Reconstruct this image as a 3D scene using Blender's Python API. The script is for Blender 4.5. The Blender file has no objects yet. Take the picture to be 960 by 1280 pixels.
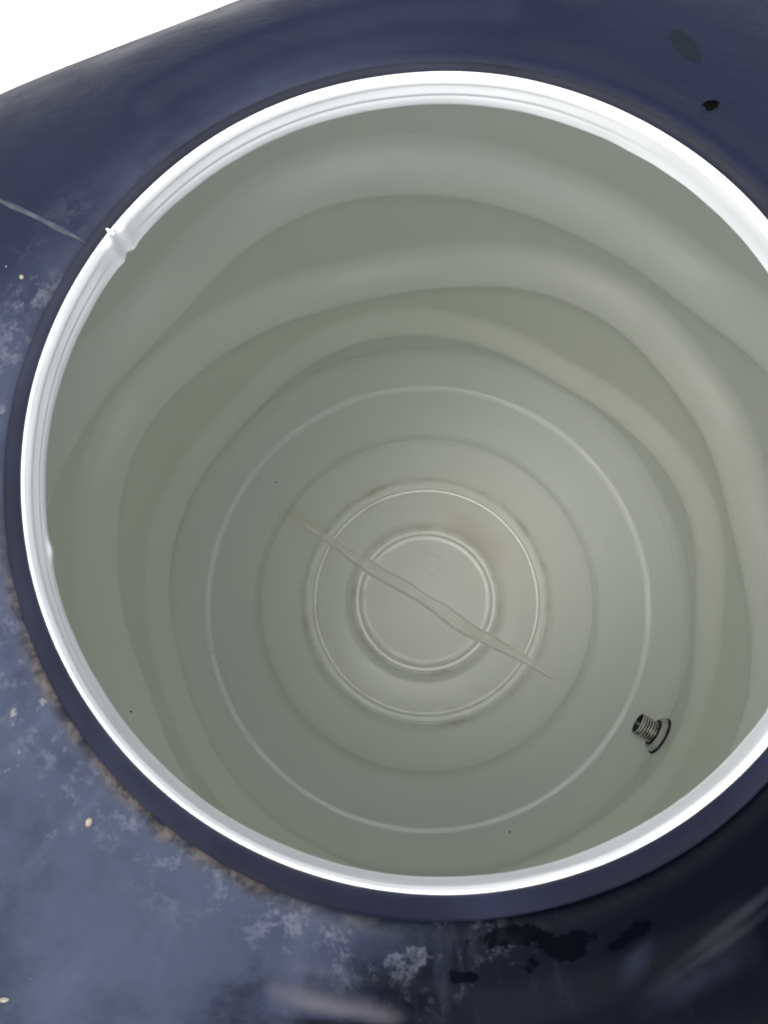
import bpy, bmesh, math, random
from math import sin, cos, pi, radians, hypot, atan2, exp
from mathutils import Vector, Matrix, noise

scene = bpy.context.scene
COL = scene.collection
random.seed(7)

# ------------------------------------------------------------------ camera
EX = Vector((0.99894081, 0.0, -0.0460136))
EY = Vector((-0.0076561, 0.9860604, -0.16621154))
NN = Vector((0.04537219, 0.16638778, 0.98501598))
def world_dir(v):                       # camera axes (x right, y down, z forward) -> world
    return Vector((v.dot(EX), -v.dot(EY), -v.dot(NN)))
cx, cy, cz = (world_dir(Vector(a)) for a in ((1, 0, 0), (0, 1, 0), (0, 0, 1)))
cam_d = bpy.data.cameras.new('camera')
cam = bpy.data.objects.new('camera', cam_d)
COL.objects.link(cam)
CAM = Vector((-0.0050, -0.0968, 0.393))
m = Matrix((cx, -cy, -cz)).transposed().to_4x4()
m.translation = CAM
cam.matrix_world = m
cam_d.sensor_fit = 'VERTICAL'
cam_d.sensor_height = 36.0
cam_d.sensor_width = 27.0
cam_d.lens = 36.0 * 1050.0 / 1280.0
cam_d.clip_start = 0.02
cam_d.clip_end = 500
cam_d.dof.use_dof = True
cam_d.dof.focus_distance = 0.72
cam_d.dof.aperture_fstop = 14.0
scene.camera = cam

# ------------------------------------------------------------------ light: overcast sky, very soft sun
SUN_EL, SUN_AZ = radians(75), radians(215)        # direction the light comes from (az from +x)
world = bpy.data.worlds.new('World')
scene.world = world
world.use_nodes = True
wn, wl = world.node_tree.nodes, world.node_tree.links
bg = wn['Background']
sky = wn.new('ShaderNodeTexSky')
sky.sky_type = 'NISHITA'
sky.sun_disc = False
sky.sun_elevation = SUN_EL
sky.sun_rotation = pi / 2 - SUN_AZ
sky.air_density = 1.0
sky.dust_density = 5.0
sky.ozone_density = 1.0
hs = wn.new('ShaderNodeHueSaturation')            # cloud cover: a paler sky
hs.inputs['Saturation'].default_value = 0.45
wl.new(sky.outputs[0], hs.inputs['Color'])
wl.new(hs.outputs[0], bg.inputs['Color'])
bg.inputs['Strength'].default_value = 0.085
sun_d = bpy.data.lights.new('sun', 'SUN')
sun_d.energy = 1.4
sun_d.angle = radians(100)
sun_d.color = (1.0, 0.99, 0.975)
sun = bpy.data.objects.new('sun', sun_d)
COL.objects.link(sun)
sdir = Vector((cos(SUN_EL) * cos(SUN_AZ), cos(SUN_EL) * sin(SUN_AZ), sin(SUN_EL)))
sun.rotation_euler = sdir.to_track_quat('Z', 'Y').to_euler()
sun.location = (-2, 0, 4)

scene.view_settings.view_transform = 'Standard'
scene.view_settings.look = 'None'
scene.view_settings.exposure = 1.8
scene.view_settings.gamma = 1.0
scene.view_settings.use_curve_mapping = False
scene.render.engine = 'CYCLES'
cy_ = scene.cycles
cy_.max_bounces = 20
cy_.diffuse_bounces = 18
cy_.glossy_bounces = 6
cy_.sample_clamp_indirect = 0
cy_.caustics_reflective = False
cy_.caustics_refractive = False
cy_.use_adaptive_sampling = False
cy_.use_guiding = True
cy_.use_surface_guiding = True
cy_.use_volume_guiding = False
cy_.guiding_training_samples = 128
cy_.surface_guiding_probability = 0.7
cy_.use_denoising = True
try:
    cy_.denoiser = 'OPENIMAGEDENOISE'
except Exception:
    pass

# ------------------------------------------------------------------ node helper
class Mat:
    def __init__(s, name, color=(0.5, 0.5, 0.5), rough=0.5, metal=0.0, spec=0.5):
        s.m = bpy.data.materials.new(name)
        s.m.use_nodes = True
        s.n, s.l = s.m.node_tree.nodes, s.m.node_tree.links
        s.b = s.n['Principled BSDF']
        s.set('Base Color', (*color, 1)); s.set('Roughness', rough)
        s.set('Metallic', metal); s.set('Specular IOR Level', spec)
        s._tc = None
    def put(s, sock, v):
        if isinstance(v, bpy.types.NodeSocket):
            s.l.new(v, sock)
        elif hasattr(sock.default_value, '__len__') and not hasattr(v, '__len__'):
            sock.default_value = [v] * len(sock.default_value)
        elif hasattr(v, '__len__') and len(sock.default_value) == 4 and len(v) == 3:
            sock.default_value = (*v, 1)
        else:
            sock.default_value = v
    def set(s, k, v):
        s.put(s.b.inputs[k], v)
    @property
    def co(s):
        if not s._tc:
            s._tc = s.n.new('ShaderNodeTexCoord').outputs['Object']
        return s._tc
    def math(s, op, a, b=0.0, c=None, clamp=False):
        n = s.n.new('ShaderNodeMath'); n.operation = op; n.use_clamp = clamp
        s.put(n.inputs[0], a); s.put(n.inputs[1], b)
        if c is not None: s.put(n.inputs[2], c)
        return n.outputs[0]
    def ramp(s, v, a, b, lo=0.0, hi=1.0):
        n = s.n.new('ShaderNodeMapRange'); n.interpolation_type = 'SMOOTHSTEP'
        s.put(n.inputs[0], v)
        if b < a:
            a, b, lo, hi = b, a, hi, lo
        for i, x in enumerate((a, b, lo, hi)): s.put(n.inputs[i + 1], x)
        return n.outputs[0]
    def noise(s, scale, detail=4, rough=0.55, vec=None, dist=0.0, out=0):
        n = s.n.new('ShaderNodeTexNoise')
        s.put(n.inputs['Vector'], vec if vec is not None else s.co)
        s.put(n.inputs['Scale'], scale); s.put(n.inputs['Detail'], detail)
        s.put(n.inputs['Roughness'], rough); s.put(n.inputs['Distortion'], dist)
        return n.outputs[out]
    def vor(s, scale, feature='F1', vec=None, out=0):
        n = s.n.new('ShaderNodeTexVoronoi'); n.feature = feature
        s.put(n.inputs['Vector'], vec if vec is not None else s.co)
        s.put(n.inputs['Scale'], scale)
        return n.outputs[out]
    def mapped(s, scale=(1, 1, 1), rot=(0, 0, 0), loc=(0, 0, 0)):
        n = s.n.new('ShaderNodeMapping')
        s.put(n.inputs['Vector'], s.co)
        n.inputs['Scale'].default_value = scale
        n.inputs['Rotation'].default_value = rot
        n.inputs['Location'].default_value = loc
        return n.outputs[0]
    def mix(s, f, a, b):
        n = s.n.new('ShaderNodeMix'); n.data_type = 'RGBA'
        s.put(n.inputs[0], f); s.put(n.inputs[6], a); s.put(n.inputs[7], b)
        return n.outputs[2]
    def sep(s, vec=None):
        n = s.n.new('ShaderNodeSeparateXYZ'); s.put(n.inputs[0], vec if vec is not None else s.co)
        return n.outputs
    def radius(s):
        x, y, z = s.sep()
        return s.math('SQRT', s.math('ADD', s.math('MULTIPLY', x, x), s.math('MULTIPLY', y, y)))
    def spot(s, x, y, sx, sy, rot, jitter=0.0, jscale=30):
        """elliptical patch of wear or painted reflection about a point: 1 in the middle, 0 past its edge"""
        X, Y, Z = s.sep()
        dx = s.math('SUBTRACT', X, x); dy = s.math('SUBTRACT', Y, y)
        u = s.math('DIVIDE', s.math('ADD', s.math('MULTIPLY', dx, cos(rot)), s.math('MULTIPLY', dy, sin(rot))), sx)
        v = s.math('DIVIDE', s.math('SUBTRACT', s.math('MULTIPLY', dy, cos(rot)), s.math('MULTIPLY', dx, sin(rot))), sy)
        d = s.math('SQRT', s.math('ADD', s.math('MULTIPLY', u, u), s.math('MULTIPLY', v, v)))
        if jitter:
            d = s.math('ADD', d, s.math('MULTIPLY', s.math('SUBTRACT', s.noise(jscale, 5), 0.5), jitter))
        return d
    def bump(s, h, strength=0.2, dist=0.01, prev=None):
        n = s.n.new('ShaderNodeBump')
        n.inputs['Strength'].default_value = strength
        n.inputs['Distance'].default_value = dist
        s.put(n.inputs['Height'], h)
        if prev is not None: s.put(n.inputs['Normal'], prev)
        s.l.new(n.outputs[0], s.b.inputs['Normal'])
        return n.outputs[0]

# ------------------------------------------------------------------ mesh helpers
def link(name, me, mat, parent=None, smooth=True, loc=None):
    o = bpy.data.objects.new(name, me)
    COL.objects.link(o)
    if mat: me.materials.append(mat.m if isinstance(mat, Mat) else mat)
    if smooth: me.polygons.foreach_set('use_smooth', [True] * len(me.polygons))
    if parent: o.parent = parent
    if loc is not None: o.location = loc
    me.update()
    return o
def ring_mesh(name, nth, rows, fn, close_in=None, flip=False):
    """surface of revolution with modulation: fn(j, theta) -> (r, z), j = row"""
    vs, fs = [], []
    for j in range(rows):
        for i in range(nth):
            t = 2 * pi * i / nth
            r, z = fn(j, t)
            vs.append((r * cos(t), r * sin(t), z))
    for j in range(rows - 1):
        for i in range(nth):
            k = (i + 1) % nth
            q = (j * nth + i, j * nth + k, (j + 1) * nth + k, (j + 1) * nth + i)
            fs.append(q[::-1] if flip else q)
    if close_in is not None:                       # fan onto the axis at row 0
        c = len(vs); vs.append((0, 0, close_in))
        for i in range(nth):
            k = (i + 1) % nth
            f = (c, k, i)
            fs.append(f[::-1] if flip else f)
    me = bpy.data.meshes.new(name)
    me.from_pydata(vs, [], fs)
    return me
def smooth01(x):
    x = max(0.0, min(1.0, x)); return x * x * (3 - 2 * x)
def poly(pts, x):                                   # piecewise, smoothed joints
    if x <= pts[0][0]: return pts[0][1]
    for (a, fa), (b, fb) in zip(pts, pts[1:]):
        if x <= b: return fa + (fb - fa) * (x - a) / (b - a)
    return pts[-1][1]
def catmull(pts, n):
    P = [pts[0]] + list(pts) + [pts[-1]]
    out = []
    for k in range(1, len(P) - 2):
        p0, p1, p2, p3 = (Vector(q) for q in P[k - 1:k + 3])
        for i in range(n):
            t = i / n
            out.append(tuple(0.5 * ((2 * p1) + (p2 - p0) * t + (2 * p0 - 5 * p1 + 4 * p2 - p3) * t * t + (3 * p1 - p0 - 3 * p2 + p3) * t ** 3)))
    out.append(tuple(pts[-1]))
    return out
def angdiff(a, b):
    return (a - b + 180) % 360 - 180
def empty(name, loc=(0, 0, 0)):
    o = bpy.data.objects.new(name, None); COL.objects.link(o); o.location = loc
    o.empty_display_size = 0.05
    return o
def tag(o, label, cat, group=None):
    o['label'] = label; o['category'] = cat
    if group: o['group'] = group

Z_FLOOR = -1.1427
Z_GROUND = -1.19

# ------------------------------------------------------------------ materials
LINER = (0.690, 0.722, 0.690)
def liner_material(name, kind):
    M = Mat(name, LINER, 0.24 if kind == 'floor' else 0.36, 0, 0.45 if kind == 'floor' else 0.32)
    x, y, z = M.sep()
    n1 = M.ramp(M.noise(2.4, 2, 0.5), 0.30, 0.75)
    streak = M.ramp(M.noise(5, 3, 0.5, M.mapped((5, 5, 0.35))), 0.35, 0.80)
    col = M.mix(M.math('MULTIPLY', n1, 0.5), LINER, (0.68, 0.69, 0.645))
    LN = LINER
    if kind == 'wall':
        low = M.math('MULTIPLY', M.ramp(z, -0.45, -0.85), M.ramp(z, -1.10, -0.96))
        col = M.mix(M.math('MULTIPLY', low, 0.45), col, (0.685, 0.70, 0.605))
        col = M.mix(M.math('MULTIPLY', streak, 0.25), col, (0.67, 0.67, 0.61))
    else:
        R = M.radius()
        col = M.mix(M.math('MULTIPLY', M.math('MULTIPLY', M.ramp(R, 0.29, 0.36), M.ramp(R, 0.455, 0.415)), 0.6), col, (0.665, 0.712, 0.69))
        col = M.mix(M.math('MULTIPLY', M.ramp(R, 0.31, 0.22), 0.7), col, (0.692, 0.712, 0.655))
        M.set('Roughness', M.ramp(R, 0.100, 0.117, 0.40, 0.24))
        d = M.spot(0.1005, 0.115, 0.10, 0.035, -0.7, 0.9, 14)
        col = M.mix(M.math('MULTIPLY', M.ramp(d, 1.1, 0.2), 0.8), col, (0.63, 0.60, 0.50))
        d = M.spot(-0.235, 0.15, 0.07, 0.03, -0.55, 0.9, 14)
        col = M.mix(M.math('MULTIPLY', M.ramp(d, 1.1, 0.2), 0.5), col, (0.65, 0.62, 0.51))
        d = M.spot(0.09, -0.155, 0.018, 0.011, 0.4, 1.5, 60)
        col = M.mix(M.math('MULTIPLY', M.ramp(d, 1.1, 0.5), 0.22), col, (0.70, 0.58, 0.48))
        # dirt settled in the corners of the moulded rings
        grime = M.ramp(M.noise(16, 5, 0.65), 0.45, 0.68)
        for rr, w in ((0.131, 0.010), (0.222, 0.010), (0.112, 0.006), (0.200, 0.006)):
            b = M.ramp(M.math('ABSOLUTE', M.math('SUBTRACT', R, rr)), w, w * 0.15)
            col = M.mix(M.math('MULTIPLY', M.math('MULTIPLY', b, grime), 0.8), col, (0.54, 0.51, 0.44))
        col = M.mix(M.math('MULTIPLY', M.ramp(R, 0.14, 0.02), 0.35), col, (0.695, 0.715, 0.68))
    # tiny dark specks of dirt
    v = M.vor(26)
    thin = M.ramp(M.noise(7, 2), 0.54, 0.62)
    col = M.mix(M.math('MULTIPLY', M.ramp(v, 0.024, 0.010), thin), col, (0.30, 0.28, 0.24))
    M.set('Base Color', col)
    if kind == 'floor':
        R = M.radius()
        sc = M.noise(70, 3, 0.6, M.mapped((1, 0.06, 1), (0, 0, 0.9)))
        sc2 = M.noise(60, 3, 0.6, M.mapped((0.06, 1, 1), (0, 0, 0.35)))
        h = M.math('MULTIPLY', M.math('ADD', sc, sc2), M.ramp(R, 0.17, 0.03))
        M.bump(h, 0.16, 0.0015)
    return M
M_wall = liner_material('off white liner wall', 'wall')
M_floor = liner_material('off white liner floor', 'floor')

M_neck = Mat('white neck plastic', (0.69, 0.695, 0.69), 0.42, 0, 0.5)
n_ = M_neck.ramp(M_neck.noise(18, 5, 0.6), 0.5, 0.75)
M_neck.set('Base Color', M_neck.mix(M_neck.math('MULTIPLY', n_, 0.35), (0.69, 0.695, 0.69), (0.62, 0.62, 0.60)))

NAVY = (0.0045, 0.0062, 0.0155)
def shell_material():
    M = Mat('weathered navy tank plastic', NAVY, 0.42, 0, 0.4)
    x, y, z = M.sep()
    R = M.radius()
    co = M.co
    fine = M.noise(260, 3, 0.6)
    blot = M.noise(7.5, 6, 0.62, dist=0.1)
    cloud = M.noise(20, 6, 0.66, dist=0.15)
    # settled dust: heavy on the lower left quarter of the dome, thin elsewhere
    s1 = M.math('ADD', M.math('MULTIPLY', x, -1.7), M.math('MULTIPLY', y, -1.9))
    side = M.ramp(M.math('ADD', s1, M.math('MULTIPLY', M.math('SUBTRACT', blot, 0.5), 0.45)), 0.12, 0.56)
    dust = M.math('MULTIPLY', side, M.ramp(cloud, 0.25, 0.65, 0.32, 1.0))
    veil = M.ramp(blot, 0.38, 0.66, 0.18, 0.36)
    # dust free lower right quarter, its dark reflection painted into the colour
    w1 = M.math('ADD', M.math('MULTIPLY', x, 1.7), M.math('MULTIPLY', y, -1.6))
    dark_refl = M.ramp(M.math('ADD', w1, M.math('MULTIPLY', M.math('SUBTRACT', cloud, 0.5), 0.5)), 0.17, 0.42)
    dust = M.math('MULTIPLY', dust, M.math('SUBTRACT', 1.0, M.math('MULTIPLY', dark_refl, 0.93)))
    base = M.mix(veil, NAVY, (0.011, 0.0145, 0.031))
    base = M.mix(dark_refl, base, (0.0007, 0.0011, 0.0032))
    col = M.mix(M.math('MULTIPLY', dust, 0.82), base, (0.030, 0.038, 0.061))
    # water marks running away from the neck
    ang = M.math('ARCTAN2', y, x)
    cmb = M.n.new('ShaderNodeCombineXYZ')
    M.put(cmb.inputs[0], M.math('MULTIPLY', ang, 3.2)); M.put(cmb.inputs[1], M.math('MULTIPLY', R, 2.5)); cmb.inputs[2].default_value = 3.3
    run = M.ramp(M.noise(3.0, 5, 0.6, cmb.outputs[0], 0.3), 0.52, 0.72)
    col = M.mix(M.math('MULTIPLY', M.math('MULTIPLY', run, side), 0.16), col, (0.075, 0.086, 0.13))
    # pale dust dried against the neck on the upper left
    near = M.ramp(R, 0.262, 0.212)
    ul = M.ramp(M.math('ADD', M.math('MULTIPLY', x, -1.0), M.math('MULTIPLY', y, 0.55)), 0.10, 0.20)
    col = M.mix(M.math('MULTIPLY', M.math('MULTIPLY', near, ul), M.ramp(cloud, 0.25, 0.7, 0.08, 0.35)), col, (0.05, 0.06, 0.095))
    # lime scale crust and flakes along the lower left of the neck
    ll = M.ramp(M.math('ADD', M.math('MULTIPLY', x, -1.0), M.math('MULTIPLY', y, -0.62)), 0.075, 0.165)
    lf = M.ramp(M.math('ADD', M.math('MULTIPLY', x, -1.0), M.math('MULTIPLY', y, 0.05)), 0.15, 0.205)
    lf = M.math('MULTIPLY', lf, M.ramp(y, 0.055, 0.0))
    crust_n = M.noise(52, 8, 0.74, dist=0.15)
    b1 = M.ramp(R, 0.268, 0.222)
    crust = M.math('MULTIPLY', M.math('MULTIPLY', b1, M.math('MAXIMUM', ll, lf)), M.math('MULTIPLY', M.ramp(crust_n, 0.51, 0.60), M.ramp(M.noise(170, 5, 0.7), 0.34, 0.56)))
    col = M.mix(M.math('MULTIPLY', crust, 0.55), col, (0.080, 0.085, 0.108))
    fl_n = M.noise(85, 5, 0.7, dist=0.2)
    fl = M.math('MULTIPLY', M.math('MULTIPLY', lf, M.ramp(R, 0.285, 0.235)), M.ramp(fl_n, 0.625, 0.665))
    col = M.mix(M.math('MULTIPLY', fl, 0.45), col, (0.22, 0.205, 0.185))
    # brown silt lying in the groove round the neck
    lo = M.ramp(M.math('ADD', M.math('MULTIPLY', y, -0.72), M.math('MULTIPLY', x, -0.69)), 0.165, 0.205)
    silt = M.math('MULTIPLY', M.math('MULTIPLY', M.ramp(M.math('ADD', R, M.math('MULTIPLY', M.math('SUBTRACT', crust_n, 0.5), 0.016)), 0.2250, 0.2185), lo), M.ramp(cloud, 0.30, 0.52, 0.35, 1))
    col = M.mix(M.math('MULTIPLY', silt, 0.85), col, M.mix(M.ramp(fl_n, 0.4, 0.62), (0.018, 0.017, 0.018), (0.085, 0.074, 0.066)))
    # a dried drip mark and a dark water blotch on the upper right; painted reflections below
    d = M.spot(0.1415, 0.2385, 0.014, 0.0068, -1.15, 0.25, 60)
    col = M.mix(M.math('MULTIPLY', M.ramp(d, 1.05, 0.92), 0.9), col, (0.004, 0.0055, 0.009))
    d = M.spot(-0.047, -0.2548, 0.036, 0.0072, -0.12, 1.1, 40)  # highlight on the bottom bulge, painted as a pale patch
    col = M.mix(M.math('MULTIPLY', M.ramp(d, 1.1, 0.1), M.ramp(cloud, 0.25, 0.6, 0.45, 0.95)), col, (0.052, 0.049, 0.058))
    d = M.spot(-0.032, -0.2672, 0.050, 0.0062, -0.05, 1.2, 34)  # dark band beneath that highlight, painted as well
    col = M.mix(M.math('MULTIPLY', M.ramp(d, 1.05, 0.5), 0.85), col, (0.0012, 0.0014, 0.003))
    for (qx, qy, qa, qb, qr, cc) in ((0.0935, -0.2340, 0.014, 0.006, 0.9, (0.009, 0.0115, 0.021)), (0.1430, -0.2130, 0.050, 0.0035, 0.62, (0.016, 0.016, 0.022)), (0.132, -0.2265, 0.040, 0.0028, 0.58, (0.013, 0.013, 0.018)), (0.118, -0.2440, 0.030, 0.010, 0.5, (0.008, 0.0095, 0.016))):
        d = M.spot(qx, qy, qa, qb, qr, 1.0, 38)  # streaky highlights of the glossy shell, painted into the colour
        col = M.mix(M.math('MULTIPLY', M.ramp(d, 1.25, 0.0), M.ramp(cloud, 0.3, 0.65, 0.5, 1.0)), col, cc)
    refl_blobs = 0.0  # jagged dark reflections painted as blobs, specular lowered with them
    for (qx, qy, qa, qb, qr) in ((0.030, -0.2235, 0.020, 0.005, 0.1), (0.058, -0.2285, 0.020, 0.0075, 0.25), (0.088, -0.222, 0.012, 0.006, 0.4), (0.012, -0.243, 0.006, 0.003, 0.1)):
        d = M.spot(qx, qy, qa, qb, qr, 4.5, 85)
        refl_blobs = M.math('MAXIMUM', refl_blobs, M.ramp(d, 1.0, 0.55))
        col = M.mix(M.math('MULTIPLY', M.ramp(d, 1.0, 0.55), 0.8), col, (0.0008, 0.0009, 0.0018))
    # scuffs and pin head specks
    v = M.vor(95)
    col = M.mix(M.math('MULTIPLY', M.ramp(v, 0.05, 0.02), M.ramp(M.noise(6, 2), 0.56, 0.62)), col, (0.28, 0.29, 0.31))
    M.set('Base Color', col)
    M.set('Specular IOR Level', M.math('MULTIPLY', M.ramp(dark_refl, 0, 1, 0.085, 0.028), M.math('MULTIPLY', M.ramp(silt, 0, 1, 1, 0.3), M.ramp(refl_blobs, 0, 1, 1, 0.15))))
    M.set('Roughness', M.math('ADD', M.ramp(cloud, 0.3, 0.7, 0.36, 0.50), M.math('MULTIPLY', dust, 0.15)))
    nb = M.bump(fine, 0.14, 0.0012)
    nb = M.bump(M.noise(120, 3, 0.5, M.mapped((0.35, 1, 1), (0, 0, 0.25))), 0.14, 0.0025, nb)
    M.bump(M.math('ADD', crust, silt), 0.25, 0.002, nb)
    return M
M_shell = shell_material()

M_collar = Mat('dark navy neck collar plastic', (0.022, 0.023, 0.042), 0.42, 0, 0.10)
c_ = M_collar.ramp(M_collar.noise(9, 5, 0.6), 0.4, 0.7)
M_collar.set('Base Color', M_collar.mix(c_, (0.0036, 0.0046, 0.0120), (0.0092, 0.0108, 0.0235)))
M_collar.bump(M_collar.noise(180, 3), 0.10, 0.001)

# ------------------------------------------------------------------ the ground
M_ground = Mat('pale sunlit concrete', (0.80, 0.79, 0.77), 0.85, 0, 0.3)
g_ = M_ground.noise(2.2, 6, 0.6)
M_ground.set('Base Color', M_ground.mix(M_ground.ramp(g_, 0.35, 0.7), (0.36, 0.358, 0.352), (0.47, 0.466, 0.458)))
M_ground.bump(M_ground.noise(40, 5), 0.2, 0.004)
gm = bpy.data.meshes.new('ground')
gm.from_pydata([(-150, -150, 0), (150, -150, 0), (150, 150, 0), (-150, 150, 0)], [], [(0, 1, 2, 3)])
ground = link('ground', gm, M_ground, None, False, (0, 0, Z_GROUND))
ground['kind'] = 'structure'

# ------------------------------------------------------------------ the tank
tank = empty('water_tank', (0, 0, Z_GROUND))
tag(tank, 'dark navy plastic water tank seen from above through its open white rimmed neck', 'water tank')
def part(name, me, mat, parent=None, smooth=True):
    o = link(name, me, mat, None, smooth)
    o.parent = parent or tank
    o.location = (0, 0, -Z_GROUND) if parent is None else (0, 0, 0)
    return o

# --- outer shell: a dome with four raised petals, flat sided, then the body
PETALS = (104.0, 14.0, -80.0, -166.0)
def dome_edge(deg):
    best = 0.480
    for c in PETALS:
        d = abs(angdiff(deg, c + (8 if c == 104 else 0)))
        if d < 60:
            best = -0.02 * math.log(exp(-best / 0.02) + exp(-(0.407 / cos(radians(d))) / 0.02)) if d < 45 else best
    return min(best, 0.480)
_edge = [dome_edge(i) for i in range(360)]
_edge = [sum(_edge[(i + k) % 360] * exp(-(k / 3.0) ** 2) for k in range(-8, 9)) / sum(exp(-(k / 3.0) ** 2) for k in range(-8, 9)) for i in range(360)]
def edge_at(deg):
    d = deg % 360; i = int(d); f = d - i
    return _edge[i] * (1 - f) + _edge[(i + 1) % 360] * f
def petal(deg):
    v = 0
    for c in PETALS:
        d = abs(angdiff(deg, c))
        v = max(v, smooth01((28 - d) / 5.0))
    return v
DOME = [(0.2155, -0.0200), (0.2172, -0.0198), (0.2195, -0.0180), (0.2235, -0.0168), (0.2280, -0.0172), (0.2340, -0.0193),
        (0.2450, -0.0235), (0.262, -0.029), (0.285, -0.037), (0.31, -0.047), (0.34, -0.063), (0.37, -0.084), (0.395, -0.108),
        (0.415, -0.135), (0.43, -0.165), (0.443, -0.205), (0.455, -0.26), (0.475, -0.34), (0.505, -0.42), (0.53, -0.50),
        (0.536, -0.58), (0.536, -0.75), (0.536, -0.95), (0.536, -1.12), (0.530, -1.165), (0.515, -1.188), (0.48, -1.1895)]
dome_prof = catmull([(a, b, 0) for a, b in DOME], 5)
def dome_fn(j, t):
    r, z, _ = dome_prof[j]
    deg = math.degrees(t)
    k = edge_at(deg) / 0.44
    w = smooth01((r - 0.24) / 0.14) * (1 - smooth01((-z - 0.26) / 0.2))
    rr = r * (1 + (k - 1) * w)
    lift = petal(deg) * smooth01((r - 0.246) / 0.026) * (1 - smooth01((-z - 0.036) / 0.05))
    zz = z + 0.0070 * lift
    zz += 0.0075 * exp(-((r - 0.2590) / 0.0085) ** 2) * exp(-(angdiff(deg, -97) / 8.5) ** 4)
    zz += 0.004 * exp(-((r - 0.272) / 0.012) ** 2) * exp(-(angdiff(deg, 77) / 4.0) ** 2)
    if z > -0.3:
        zz += 0.0016 * noise.noise((rr * cos(t) * 9, rr * sin(t) * 9, 1.7)) * smooth01((r - 0.222) / 0.03)
    return rr, zz
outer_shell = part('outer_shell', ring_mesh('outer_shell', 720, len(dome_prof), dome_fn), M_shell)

def dome_z(x, y):
    deg = math.degrees(atan2(y, x)); t = atan2(y, x); r = hypot(x, y)
    lo = None
    for j in range(len(dome_prof) - 1):
        a, b = dome_fn(j, t), dome_fn(j + 1, t)
        if a[0] <= r <= b[0] and a[1] > -0.4:
            return a[1] + (b[1] - a[1]) * (r - a[0]) / max(1e-9, b[0] - a[0])
    return -0.05

# --- collar: the dark outer skin of the neck round the white lip
COLL = [(0.2011, -0.0200), (0.2011, -0.0030), (0.2017, -0.0014), (0.2030, -0.0014), (0.2070, -0.0036), (0.2125, -0.0076), (0.2152, -0.0104), (0.2160, -0.0135), (0.2160, -0.0210)]
coll_prof = catmull([(a, b, 0) for a, b in COLL], 4)
def coll_fn(j, t):
    r, z, _ = coll_prof[j]
    r += 0.0006 * noise.noise((cos(t) * 2.3, sin(t) * 2.3, 0.4)) * smooth01((r - 0.201) / 0.01)
    z += 0.0004 * noise.noise((cos(t) * 4, sin(t) * 4, 5.4))
    return r, z
collar = part('neck_collar', ring_mesh('neck_collar', 360, len(coll_prof), coll_fn), M_collar)

# --- white neck: thin lip, two ridges inside, cut square at its lower edge
SEAM = 145.0                                            # the mould parting line
NECK = [(0.2010, -0.0200), (0.2010, -0.0010), (0.2008, 0.0003), (0.2003, 0.0008), (0.1997, 0.0003), (0.1992, -0.0012), (0.1987, -0.0030), (0.1985, -0.0050),
        (0.1989, -0.0066), (0.1989, -0.0082), (0.1987, -0.0105), (0.1985, -0.0130), (0.1990, -0.0148), (0.1993, -0.0158), (0.1990, -0.0178), (0.1992, -0.0212), (0.1998, -0.0238), (0.2007, -0.0246), (0.2014, -0.0243)]
neck_prof = catmull([(a, b, 0) for a, b in NECK], 5)
def neck_fn(j, t):
    r, z, _ = neck_prof[j]
    deg = math.degrees(t)
    d = angdiff(deg, SEAM); d2 = angdiff(deg, SEAM - 180)
    right = smooth01((abs(angdiff(deg, 138)) - 52) / 35)      # ridges die out round the right hand side
    flat = max(exp(-(d / 6.5) ** 4), exp(-(d2 / 5.0) ** 4), 0.95 * right)
    if z < -0.0035 and j > 20:
        base = 0.1986 + 0.0010 * smooth01((-z - 0.004) / 0.018)
        if z > -0.0232:
            r = r * (1 - flat) + base * flat
    inner = smooth01((j - 18) / 10)
    dd = min(abs(d), abs(d2))
    r += 0.0015 * exp(-(dd / 0.6) ** 2) * inner                # the groove of the parting line
    r -= 0.0010 * exp(-((dd - 1.5) / 0.9) ** 2) * inner
    r -= 0.0004 * inner * noise.noise((cos(t) * 5, sin(t) * 5, z * 60))
    z += 0.0005 * noise.noise((cos(t) * 3, sin(t) * 3, 9.0))
    if z < -0.019 and j > 30:                                   # slightly ragged lower cut
        z += 0.0005 * noise.noise((cos(t) * 14, sin(t) * 14, 2.0))
        r -= 0.0014 * exp(-((angdiff(deg, 193.5)) / 1.4) ** 2)
    return r, z
neck = part('white_neck', ring_mesh('white_neck', 900, len(neck_prof), neck_fn), M_neck)
# nib of flash on the lip at the parting line
bm = bmesh.new()
a = radians(SEAM)
pr = [(-1.0, 0.0), (-0.5, 0.9), (0.0, 1.1), (0.6, 0.8), (1.0, 0.0)]
for k, (rr, w, h) in enumerate(((0.1990, 0.0010, 0.0008), (0.2008, 0.0013, 0.0015), (0.2028, 0.0008, 0.0016), (0.2044, 0.0002, 0.0005))):
    for (u, v) in pr:
        bm.verts.new((rr * cos(a) - u * w * sin(a), rr * sin(a) + u * w * cos(a), -0.0012 + v * h))
bm.verts.ensure_lookup_table()
for k in range(3):
    for i in range(4):
        bm.faces.new([bm.verts[q] for q in (k * 5 + i, k * 5 + i + 1, (k + 1) * 5 + i + 1, (k + 1) * 5 + i)])
bm.faces.new([bm.verts[q] for q in range(5)][::-1])
me = bpy.data.meshes.new('mould_nib'); bm.to_mesh(me); bm.free()
part('mould_nib', me, M_neck, neck)

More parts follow.
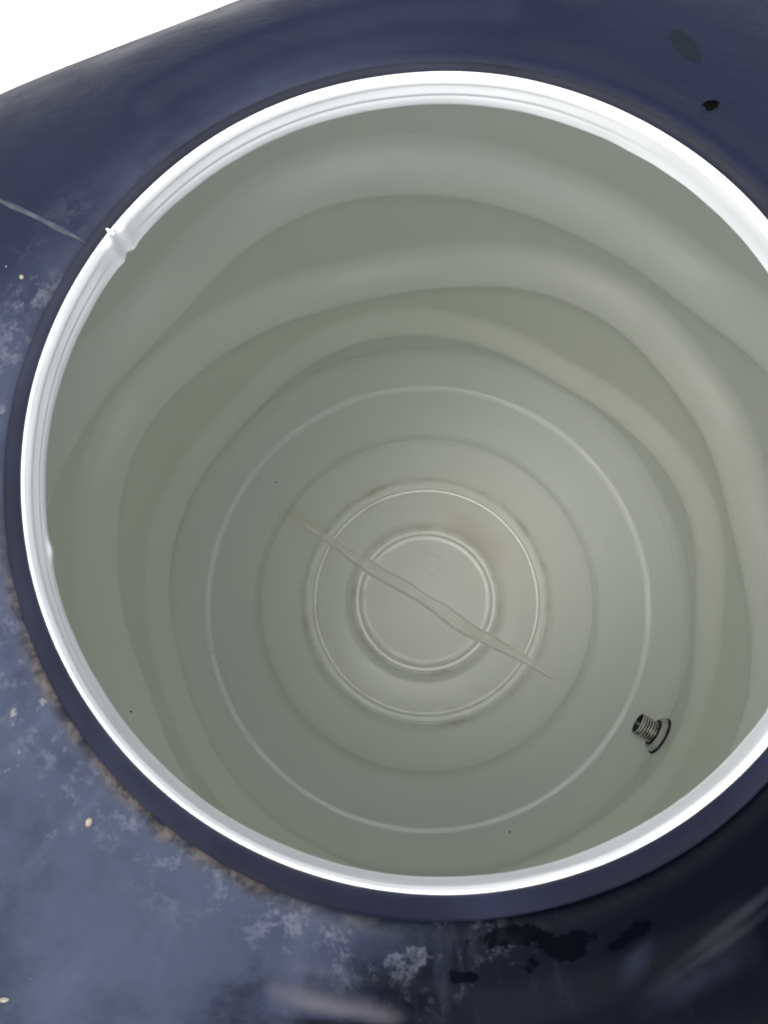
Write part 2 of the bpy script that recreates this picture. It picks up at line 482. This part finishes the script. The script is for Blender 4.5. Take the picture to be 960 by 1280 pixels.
# --- mould parting ridge running out over the dome
def ridge_on_dome(deg, r0, r1, wd=0.0019, ht=0.0008):
    bm = bmesh.new(); a = radians(deg); n = 60; rows = []
    for i in range(n + 1):
        f = i / n; r = r0 + (r1 - r0) * f
        off = 0.0015 * noise.noise((r * 30, deg, 0))
        w = wd * (0.8 + 0.5 * noise.noise((r * 60, 2, deg))) * min(1, f * 12 + 0.15, (1 - f) * 12 + 0.15)
        row = []
        for u, h in ((-1, -0.4), (-0.45, 0.7), (0.1, 1.0), (0.55, 0.6), (1, -0.4)):
            x = r * cos(a) - (u * w + off) * sin(a); y = r * sin(a) + (u * w + off) * cos(a)
            row.append(bm.verts.new((x, y, dome_z(x, y) + h * ht)))
        rows.append(row)
    for A, B in zip(rows, rows[1:]):
        for i in range(4): bm.faces.new((A[i], A[i + 1], B[i + 1], B[i]))
    bmesh.ops.recalc_face_normals(bm, faces=bm.faces)
    me = bpy.data.meshes.new('mould_line'); bm.to_mesh(me); bm.free()
    return me
M_ridge = Mat('scuffed mould line', (0.10, 0.105, 0.13), 0.6)
r_ = M_ridge.ramp(M_ridge.noise(90, 4), 0.4, 0.65)
M_ridge.set('Base Color', M_ridge.mix(r_, (0.010, 0.013, 0.025), (0.030, 0.032, 0.042)))
for d in (SEAM + 2.5, SEAM - 180):
    part('mould_line', ridge_on_dome(d, 0.216, 0.39), M_ridge, outer_shell)

# --- silt crust lying in the groove round the collar (lumpy, nobody could count it)
bm = bmesh.new()
nb_ = 260; rows = []
for i in range(nb_ + 1):
    deg = -158 + 60 * i / nb_
    a = radians(deg)
    amp = smooth01(i / 40) * smooth01((nb_ - i) / 60)
    lump = 0.5 + 0.5 * noise.noise((deg * 0.35, 1.0, 0)) + 0.4 * noise.noise((deg * 1.1, 4.0, 0))
    amp *= smooth01(0.45 + 1.6 * noise.noise((deg * 0.12, 9.0, 2.0))); h = 0.0030 * amp * max(0.10, lump)
    row = []
    for u in range(6):
        f = u / 5
        r = 0.2152 + 0.0042 * f * (0.6 + 0.5 * max(0.1, lump))
        z = -0.0205 + h * sin(pi * (0.35 + 0.65 * f)) + 0.0006 * noise.noise((cos(a) * 160, sin(a) * 160, f * 3)) * amp
        row.append(bm.verts.new((r * cos(a), r * sin(a), z)))
    rows.append(row)
for A, B in zip(rows, rows[1:]):
    for i in range(5): bm.faces.new((A[i], B[i], B[i + 1], A[i + 1]))
bmesh.ops.recalc_face_normals(bm, faces=bm.faces)
me = bpy.data.meshes.new('silt_crust'); bm.to_mesh(me); bm.free()
M_silt = Mat('dried brown silt', (0.16, 0.14, 0.12), 0.95, 0, 0.1)
s_ = M_silt.ramp(M_silt.noise(70, 6, 0.7), 0.38, 0.62)
s_ = M_silt.mix(s_, (0.014, 0.014, 0.016), (0.075, 0.064, 0.055))
M_silt.set('Base Color', s_)
M_silt.bump(M_silt.noise(300, 5), 0.6, 0.002)
o = part('silt_crust', me, M_silt, outer_shell)
o['kind'] = 'stuff'

# --- inner liner wall: shoulder, then three wavy moulded ribs down to the floor
def periodic(table):                                     # image angle (clockwise) -> height, smoothed
    tb = sorted((a % 360, z) for a, z in table)
    tb = [(tb[-1][0] - 360, tb[-1][1])] + tb + [(tb[0][0] + 360, tb[0][1])]
    raw = [poly(tb, i) for i in range(360)]
    ks = range(-18, 19); g = [exp(-(k / 7.0) ** 2) for k in ks]; sg = sum(g)
    return [sum(raw[(i + k) % 360] * w for k, w in zip(ks, g)) / sg for i in range(360)]
RIB_R = (0.472, 0.462, 0.440)
RIBS = [
    periodic([(-168, -.609), (-164, -.618), (-159, -.630), (-153, -.636), (-148, -.644), (-139, -.656), (-131, -.652), (-122, -.610), (-113, -.585), (-106, -.579), (-100, -.576), (-92, -.584), (-85, -.590), (-77, -.604), (-69, -.615), (-62, -.621), (-55, -.630), (-48, -.637), (-42, -.630), (-35, -.608), (-31, -.588), (-12, -.575), (15, -.60), (38, -.645), (60, -.60), (80, -.575), (105, -.605), (130, -.65), (165, -.60)]),
    periodic([(-172, -.815), (-165, -.792), (-159, -.78), (-151, -.770), (-144, -.782), (-136, -.794), (-124, -.812), (-106, -.838), (-92, -.832), (-80, -.806), (-74, -.792), (-64, -.781), (-53, -.780), (-45, -.792), (-37, -.810), (-30, -.803), (-20, -.828), (-11, -.842), (-4, -.84), (4, -.822), (14, -.80), (22, -.785), (40, -.79), (65, -.82), (85, -.84), (110, -.83), (135, -.86), (160, -.888), (170, -.858), (180, -.832)]),
    periodic([(-178, -1.0), (-168, -.985), (-161, -.99), (-150, -.992), (-140, -1.01), (-116, -.965), (-104, -.95), (-94, -.955), (-86, -.965), (-77, -.98), (-71, -.985), (-60, -1.015), (-50, -1.0), (-40, -.978), (-30, -.960), (-22, -.945), (-16, -.945), (-9, -.96), (-5, -.968), (3, -.988), (14, -.985), (40, -.98), (70, -.96), (100, -.965), (130, -1.0), (160, -1.04), (171, -1.02)]),
]
def rib_z(k, deg):                                       # world angle
    a = (-deg) % 360; i = int(a); f = a - i
    return RIBS[k][i] * (1 - f) + RIBS[k][(i + 1) % 360] * f
WALL_TOP, WALL_BOT = -0.44, -1.0757
def wall_r(z, deg):
    R = 0.514 - 0.056 * smooth01((-z - 0.62) / 0.46)
    for k in range(3):
        zc = rib_z(k, deg) + (0.007, 0.009, -0.013)[k]
        up = (0.060, 0.049, 0.042)[k]
        amp = (0.045, 0.041, 0.028)[k]
        if k == 2: amp *= 1 - 0.65 * exp(-(angdiff(deg, -31) / 17) ** 2)
        d = z - zc
        if d >= 0:
            x = 1 - d / up
            if x <= 0: b = 0
            else:
                g = x * x / 0.8 if x < 0.40 else x - 0.20
                b = sin(pi / 2 * g / 0.80)
        else:
            L = (0.110, 0.095, 0.070)[k]
            b = 1 - 0.70 * smooth01(-d / (0.042, 0.036, 0.024)[k]) - 0.30 * smooth01(-d / L)
        R -= amp * b
    return R
wall_rows = [(0.2012, -0.0240), (0.204, -0.030), (0.215, -0.040), (0.25, -0.052), (0.29, -0.066), (0.33, -0.088), (0.36, -0.112), (0.385, -0.15), (0.40, -0.20), (0.425, -0.27), (0.46, -0.34), (0.488, -0.395)]
nw = 190
def wall_fn(j, t):
    if j < len(wall_rows): return wall_rows[j]
    f = (j - len(wall_rows)) / (nw - 1)
    z = WALL_TOP + (WALL_BOT - WALL_TOP) * f
    deg = math.degrees(t)
    r = wall_r(z, deg)
    r += 0.0012 * noise.noise((cos(t) * 4, sin(t) * 4, z * 6))
    return r, z
wall = part('liner_wall', ring_mesh('liner_wall', 360, len(wall_rows) + nw, wall_fn, flip=True), M_wall)

# --- liner floor with moulded rings and a cove up to the wall
FZ = [(0.0, 0.0), (0.1182, 0.0), (0.1190, 0.0006), (0.1202, 0.0026), (0.1212, 0.0031), (0.1272, 0.0034), (0.1282, 0.0040), (0.1290, 0.0052), (0.1300, 0.0056), (0.1325, 0.0052), (0.1390, 0.0016), (0.1450, 0.0),
      (0.2042, 0.0), (0.2050, 0.0006), (0.2062, 0.0026), (0.2072, 0.0031), (0.2142, 0.0034), (0.2152, 0.0040), (0.2160, 0.0050), (0.2172, 0.0054), (0.2200, 0.0048), (0.2270, 0.0013), (0.2340, 0.0),
      (0.2920, 0.0), (0.3000, -0.0014), (0.3090, -0.0080), (0.3160, -0.0112), (0.3220, -0.0122), (0.3320, -0.0125),
      (0.398, -0.0118), (0.4060, -0.0102), (0.4105, -0.0078), (0.4145, -0.0036), (0.4210, 0.0020), (0.4330, 0.0130), (0.4450, 0.0250), (0.4530, 0.0370), (0.4570, 0.0477), (0.4582, 0.0570), (0.4584, 0.0670)]
def dense(pts, rmin):
    rs = []
    for (a, _), (b, _) in zip(pts, pts[1:]):
        n = max(2, min(12, int((b - a) / 0.0005)))
        rs += [a + (b - a) * i / n for i in range(n)]
    rs.append(pts[-1][0])
    out = []
    for r in rs:
        # light smoothing of the polyline
        zz = sum(poly(pts, min(pts[-1][0], max(0, r + k * 0.0003))) * w for k, w in ((-2, 1), (-1, 2), (0, 3), (1, 2), (2, 1))) / 9
        out.append((r, zz))
    out[-1] = pts[-1]
    return [q for q in out if q[0] >= rmin]
floor_prof = dense(FZ, 0.004)
def floor_h(r):
    return poly(FZ, r)
def floor_fn(j, t):
    r, z = floor_prof[j]
    w = smooth01((r - 0.36) / 0.04) * (1 - smooth01((r - 0.43) / 0.02))
    zz = Z_FLOOR + z + 0.0016 * noise.noise((r * cos(t) * 7, r * sin(t) * 7, 3.3)) + w * 0.0012 * noise.noise((cos(t) * 6, sin(t) * 6, 8))
    rr = r
    if j == len(floor_prof) - 1:
        zz = WALL_BOT; rr = wall_fn(len(wall_rows) + nw - 1, t)[0]
    return rr, zz
floor = part('liner_floor', ring_mesh('liner_floor', 480, len(floor_prof), floor_fn, close_in=Z_FLOOR), M_floor)

# the irregular moulded seam across the floor
SEAM_PTS = [(-0.2255, 0.1397), (-0.1700, 0.1035), (-0.1128, 0.0654), (-0.05, 0.0290), (0.0119, -0.0072), (0.055, -0.0370), (0.0981, -0.0642), (0.17, -0.1010), (0.2389, -0.1435)]
sp = catmull([(a, b, 0) for a, b in SEAM_PTS], 22)
bm = bmesh.new(); rows = []
N = len(sp) - 1
for i, p in enumerate(sp):
    q0, q1 = Vector(sp[max(0, i - 1)]), Vector(sp[min(N, i + 1)])
    tdir = (q1 - q0).normalized(); nrm = Vector((-tdir.y, tdir.x, 0))
    f = i / N
    env = min(1.0, (f * 3.2) ** 0.55, ((1 - f) * 2.8) ** 0.55)
    w = 0.0108 * env * (1 + 0.30 * noise.noise((f * 9, 0.3, 0)) + 0.12 * noise.noise((f * 30, 1.3, 0))) + 0.0006
    off = 0.0022 * noise.noise((f * 11, 7.7, 0)) * env
    h = 0.0076 * env * (1 + 0.25 * noise.noise((f * 12, 3.1, 0)))
    row = []
    for u, hh in ((-1.25, -0.3), (-1.05, 0.0), (-0.88, 0.45), (-0.66, 0.88), (-0.42, 0.92), (-0.14, 0.62), (0.1, 0.58), (0.36, 0.86), (0.62, 0.95), (0.85, 0.5), (1.05, 0.0), (1.25, -0.3)):
        P = Vector(p) + nrm * (u * w + off)
        row.append(bm.verts.new((P.x, P.y, Z_FLOOR + floor_h(hypot(P.x, P.y)) * 0.8 + 0.0008 + hh * h)))
    rows.append(row)
for A, B in zip(rows, rows[1:]):
    for i in range(len(A) - 1): bm.faces.new((A[i], B[i], B[i + 1], A[i + 1]))
bmesh.ops.recalc_face_normals(bm, faces=bm.faces)
me = bpy.data.meshes.new('moulded_seam'); bm.to_mesh(me); bm.free()
M_seam = Mat('cream seam plastic', (0.80, 0.80, 0.735), 0.25, 0, 0.5)
q_ = M_seam.ramp(M_seam.noise(26, 3), 0.35, 0.7)
M_seam.set('Base Color', M_seam.mix(q_, (0.77, 0.78, 0.73), (0.72, 0.72, 0.655)))
part('moulded_seam', me, M_seam, floor)

# faint embossed strokes near the middle of the floor
def stroke(x0, y0, x1, y1, w, h):
    bm = bmesh.new()
    d = (Vector((x1, y1, 0)) - Vector((x0, y0, 0))); L = d.length; d.normalize(); nrm = Vector((-d.y, d.x, 0)); rows = []
    for i in range(9):
        f = i / 8; e = min(1, f * 5 + 0.1, (1 - f) * 5 + 0.1); row = []
        for u, hh in ((-1, -0.4), (-0.5, 0.8), (0.5, 0.8), (1, -0.4)):
            P = Vector((x0, y0, 0)) + d * (L * f) + nrm * (u * w * (0.5 + 0.5 * e))
            row.append(bm.verts.new((P.x, P.y, Z_FLOOR + 0.0006 * noise.noise((P.x * 7, P.y * 7, 3.3)) + hh * h * e)))
        rows.append(row)
    for A, B in zip(rows, rows[1:]):
        for i in range(3): bm.faces.new((A[i], A[i + 1], B[i + 1], B[i]))
    bmesh.ops.recalc_face_normals(bm, faces=bm.faces)
    me = bpy.data.meshes.new('embossed_stroke'); bm.to_mesh(me); bm.free()
    part('embossed_stroke', me, M_floor, floor)
stroke(0.003, 0.090, 0.050, 0.060, 0.0016, 0.0012)
stroke(-0.008, 0.076, 0.044, 0.044, 0.0016, 0.0010)
stroke(-0.013, 0.063, 0.030, 0.036, 0.0016, 0.0010)
stroke(0.006, 0.093, -0.004, 0.078, 0.0014, 0.0010)

# --- threaded outlet through the wall just above the floor
def on_floor(px, py):
    """image point (on the 960x1280 picture) -> point on the inside of the tank"""
    d = world_dir(Vector(((px - 480) / 1050, (py - 640) / 1050, 1)))
    t = 0.6
    while True:
        P = CAM + d * t
        r = hypot(P.x, P.y)
        if P.z <= Z_FLOOR + floor_h(min(r, 0.457)) or (P.z < WALL_TOP and r >= wall_r(P.z, math.degrees(atan2(P.y, P.x)))) or t > 4: return P
        t += 0.0006
FIT = on_floor(826, 921)
FA = atan2(FIT.y, FIT.x)
print('FITTING', FIT, math.degrees(FA), hypot(FIT.x, FIT.y))
axis_in = Vector((-cos(FA), -sin(FA), 0.03)).normalized()
RQ = axis_in.to_track_quat('Z', 'Y').to_matrix().to_4x4()
def place(o):
    o.matrix_local = Matrix.Translation(FIT) @ RQ
def lathe(name, prof, n, mat, smooth=True):
    me = ring_mesh(name, n, len(prof), lambda j, t: prof[j])
    return me
M_thread = Mat('grimy nickel thread', (0.32, 0.31, 0.30), 0.34, 0.85, 0.5)
tx, ty, tz = M_thread.sep()
RR = M_thread.radius()
crest = M_thread.ramp(RR, 0.0172, 0.0187)
wear = M_thread.ramp(M_thread.noise(110, 3, 0.6), 0.30, 0.55, 0.25, 1.0)
M_thread.set('Base Color', M_thread.mix(M_thread.math('MULTIPLY', crest, wear), (0.012, 0.011, 0.010), (0.78, 0.76, 0.73)))
M_thread.set('Metallic', M_thread.math('MULTIPLY', crest, 0.35))
M_nut = Mat('pale grey nut plastic', (0.60, 0.60, 0.58), 0.42, 0, 0.4)
nn_ = M_nut.ramp(M_nut.noise(60, 4), 0.4, 0.7)
M_nut.set('Base Color', M_nut.mix(nn_, (0.46, 0.46, 0.455), (0.57, 0.57, 0.56)))
M_rub = Mat('black rubber', (0.012, 0.012, 0.013), 0.6, 0, 0.3)
M_rub.bump(M_rub.noise(200, 3), 0.2, 0.001)
# pipe: thread crests from z=0.014 to 0.040, rim, bore going back through the wall
prof = [(0.0180, -0.03), (0.0180, 0.013)]
z = 0.0135
while z < 0.0385:
    prof += [(0.0168, z), (0.0188, z + 0.0014), (0.0188, z + 0.0025), (0.0168, z + 0.0039)]
    z += 0.0046
prof += [(0.0184, z + 0.0004), (0.0188, z + 0.0016), (0.0184, z + 0.0026), (0.0166, z + 0.0027), (0.0158, z + 0.0018), (0.0156, -0.03)]
pipe = part('outlet_pipe', lathe('outlet_pipe', prof, 40, M_thread), M_thread, None, True)
for p in pipe.data.polygons: p.use_smooth = True
bpy.context.view_layer.update()
def sub(name, me, mat, smooth):
    o = link(name, me, mat, None, smooth); o.parent = pipe; return o
bore = [(0.0001, -0.018), (0.0155, -0.018)]  # profile of the shade disc inside the pipe
b_ = sub('bore_shade_disc', lathe('bore_shade_disc', bore, 32, M_rub), M_rub, False)  # black disc standing in for the shade inside the pipe
# nut: eight flats with small chamfers and a round washer face
def nut_mesh():
    bm = bmesh.new(); n = 9; rows = []
    for (rr, zz) in ((0.0195, 0.0030), (0.0290, 0.0030), (0.0306, 0.0042), (0.0306, 0.0110), (0.0288, 0.0128), (0.0195, 0.0128)):
        rows.append([bm.verts.new((rr * cos(2 * pi * i / n + 0.2), rr * sin(2 * pi * i / n + 0.2), zz)) for i in range(n)])
    for A, B in zip(rows, rows[1:]):
        for i in range(n):
            k = (i + 1) % n
            bm.faces.new((A[i], A[k], B[k], B[i]))
    bmesh.ops.recalc_face_normals(bm, faces=bm.faces)
    bmesh.ops.bevel(bm, geom=[e for e in bm.edges if abs(e.verts[0].co.z - e.verts[1].co.z) > 0.005], offset=0.0008, segments=1, affect='EDGES')
    me = bpy.data.meshes.new('lock_nut'); bm.to_mesh(me); bm.free(); return me
sub('lock_nut', nut_mesh(), M_nut, False)
gp = [(0.018, -0.0040), (0.0315, -0.0040), (0.0328, -0.0030), (0.0331, 0.0000), (0.0328, 0.0034), (0.0312, 0.0042), (0.018, 0.0042)]
sub('rubber_gasket', lathe('rubber_gasket', gp, 48, M_rub), M_rub, True)
sp_ = [(0.0175, 0.0120), (0.0222, 0.0122), (0.0232, 0.0136), (0.0228, 0.0150), (0.0212, 0.0158), (0.0175, 0.0156)]
sub('seal_ring', lathe('seal_ring', sp_, 48, M_rub), M_rub, True)
pipe.matrix_local = Matrix.Translation(FIT + Vector((0, 0, -Z_GROUND))) @ RQ

# ------------------------------------------------------------------ small loose things
def lump(name, x, y, z, sx, sy, sz, rot, mat, label, cat, group=None, seed=1, sub_=2):
    bm = bmesh.new()
    bmesh.ops.create_icosphere(bm, subdivisions=sub_, radius=1)
    for v in bm.verts:
        k = 1 + 0.28 * noise.noise(v.co * 1.6 + Vector((seed * 3.1, seed, 0)))
        v.co = Vector((v.co.x * sx * k, v.co.y * sy * k, max(-0.35, v.co.z) * sz * k))
    me = bpy.data.meshes.new(name); bm.to_mesh(me); bm.free()
    o = link(name, me, mat, None, True, (x, y, z)); o.rotation_euler = (0, 0, rot)
    tag(o, label, cat, group)
    return o
M_crumb = Mat('pale mortar crumb', (0.62, 0.57, 0.48), 0.9, 0, 0.2)
M_crumb.set('Base Color', M_crumb.mix(M_crumb.ramp(M_crumb.noise(300, 4), 0.35, 0.65), (0.15, 0.135, 0.11), (0.29, 0.26, 0.215)))
M_crumb.bump(M_crumb.noise(600, 4), 0.5, 0.001)
def on_dome(px, py):
    """image point (on the 960x1280 picture) -> point on the dome"""
    d = world_dir(Vector(((px - 480) / 1050, (py - 640) / 1050, 1)))
    z = -0.03
    for _ in range(30):
        t = (z - CAM.z) / d.z; P = CAM + d * t
        z = 0.5 * z + 0.5 * dome_z(P.x, P.y)
    return P
for k, (px, py, sx, sy, sz, rot, lab) in enumerate((
        (112, 1027, 0.0024, 0.0016, 0.0016, 1.3, 'largest pale crumb lying on the dusty dome at the lower left of the neck'),
        (28, 347, 0.0013, 0.0012, 0.0011, 0.4, 'small pale crumb below the mould line on the upper left of the dome'),
        (6, 1249, 0.0026, 0.0013, 0.0008, 0.2, 'yellowish flat crumb at the bottom left corner of the dome'))):
    P = on_dome(px, py)
    lump('grit_crumb', P.x, P.y, P.z + 0.0006, sx, sy, sz, rot, M_crumb, lab, 'crumb', 'pale crumbs on the dome', k + 1)
M_leaf = Mat('soggy dark leaf', (0.010, 0.012, 0.009), 0.8, 0, 0.05)
M_leaf.set('Base Color', M_leaf.mix(M_leaf.ramp(M_leaf.noise(200, 4), 0.4, 0.65), (0.001, 0.0012, 0.001), (0.004, 0.005, 0.003)))
P = on_dome(887, 134)
bm = bmesh.new(); rows = []
for i in range(13):
    f = i / 12
    x = (f - 0.5) * 0.0108; w = 0.0027 * sin(pi * min(1, f * 0.96 + 0.03)) ** 0.7 * (1 + 0.25 * noise.noise((f * 7, 0, 0)))
    if f > 0.85: w *= 0.55
    row = []
    for u in (-1, -0.5, 0, 0.5, 1):
        row.append(bm.verts.new((x, u * w + 0.0012 * (f - 0.5) ** 2 * 4 * (1 if f > 0.5 else 0.3), 0.0004 + 0.0011 * abs(u) * sin(pi * f) + 0.0004 * noise.noise((f * 5, u, 1)))))
    rows.append(row)
for A, B in zip(rows, rows[1:]):
    for i in range(4): bm.faces.new((A[i], B[i], B[i + 1], A[i + 1]))
bmesh.ops.solidify(bm, geom=bm.faces[:], thickness=0.0003)
me = bpy.data.meshes.new('leaf_scrap'); bm.to_mesh(me); bm.free()
o = link('leaf_scrap', me, M_leaf, None, True, (P.x, P.y, P.z + 0.0005)); o.rotation_euler = (0.05, -0.12, 0.1)
tag(o, 'curled black leaf scrap lying on the upper right of the navy dome', 'leaf')
M_speck = Mat('black grit', (0.010, 0.010, 0.010), 0.7)
M_speck.set('Base Color', M_speck.mix(M_speck.noise(500, 3), (0.006, 0.006, 0.006), (0.02, 0.018, 0.016)))
for k, (px, py, s, lab) in enumerate((
        (163.5, 889.5, 0.0021, 'black speck stuck low on the wall at the left, nearest the white rim'),
        (637, 1040, 0.0021, 'black speck on the pale floor edge at the bottom, left of the outlet'),
        (345, 603, 0.0019, 'black speck on the floor between the two outer rings, upper left'),
        (266, 816, 0.0018, 'black speck on the outermost floor ring at the left'))):
    P = on_floor(px, py)
    lump('grit_speck', P.x, P.y, P.z + 0.0003, s, s * 0.8, s * 0.8, k, M_speck, lab, 'speck', 'black specks inside the tank', k + 5, 1)
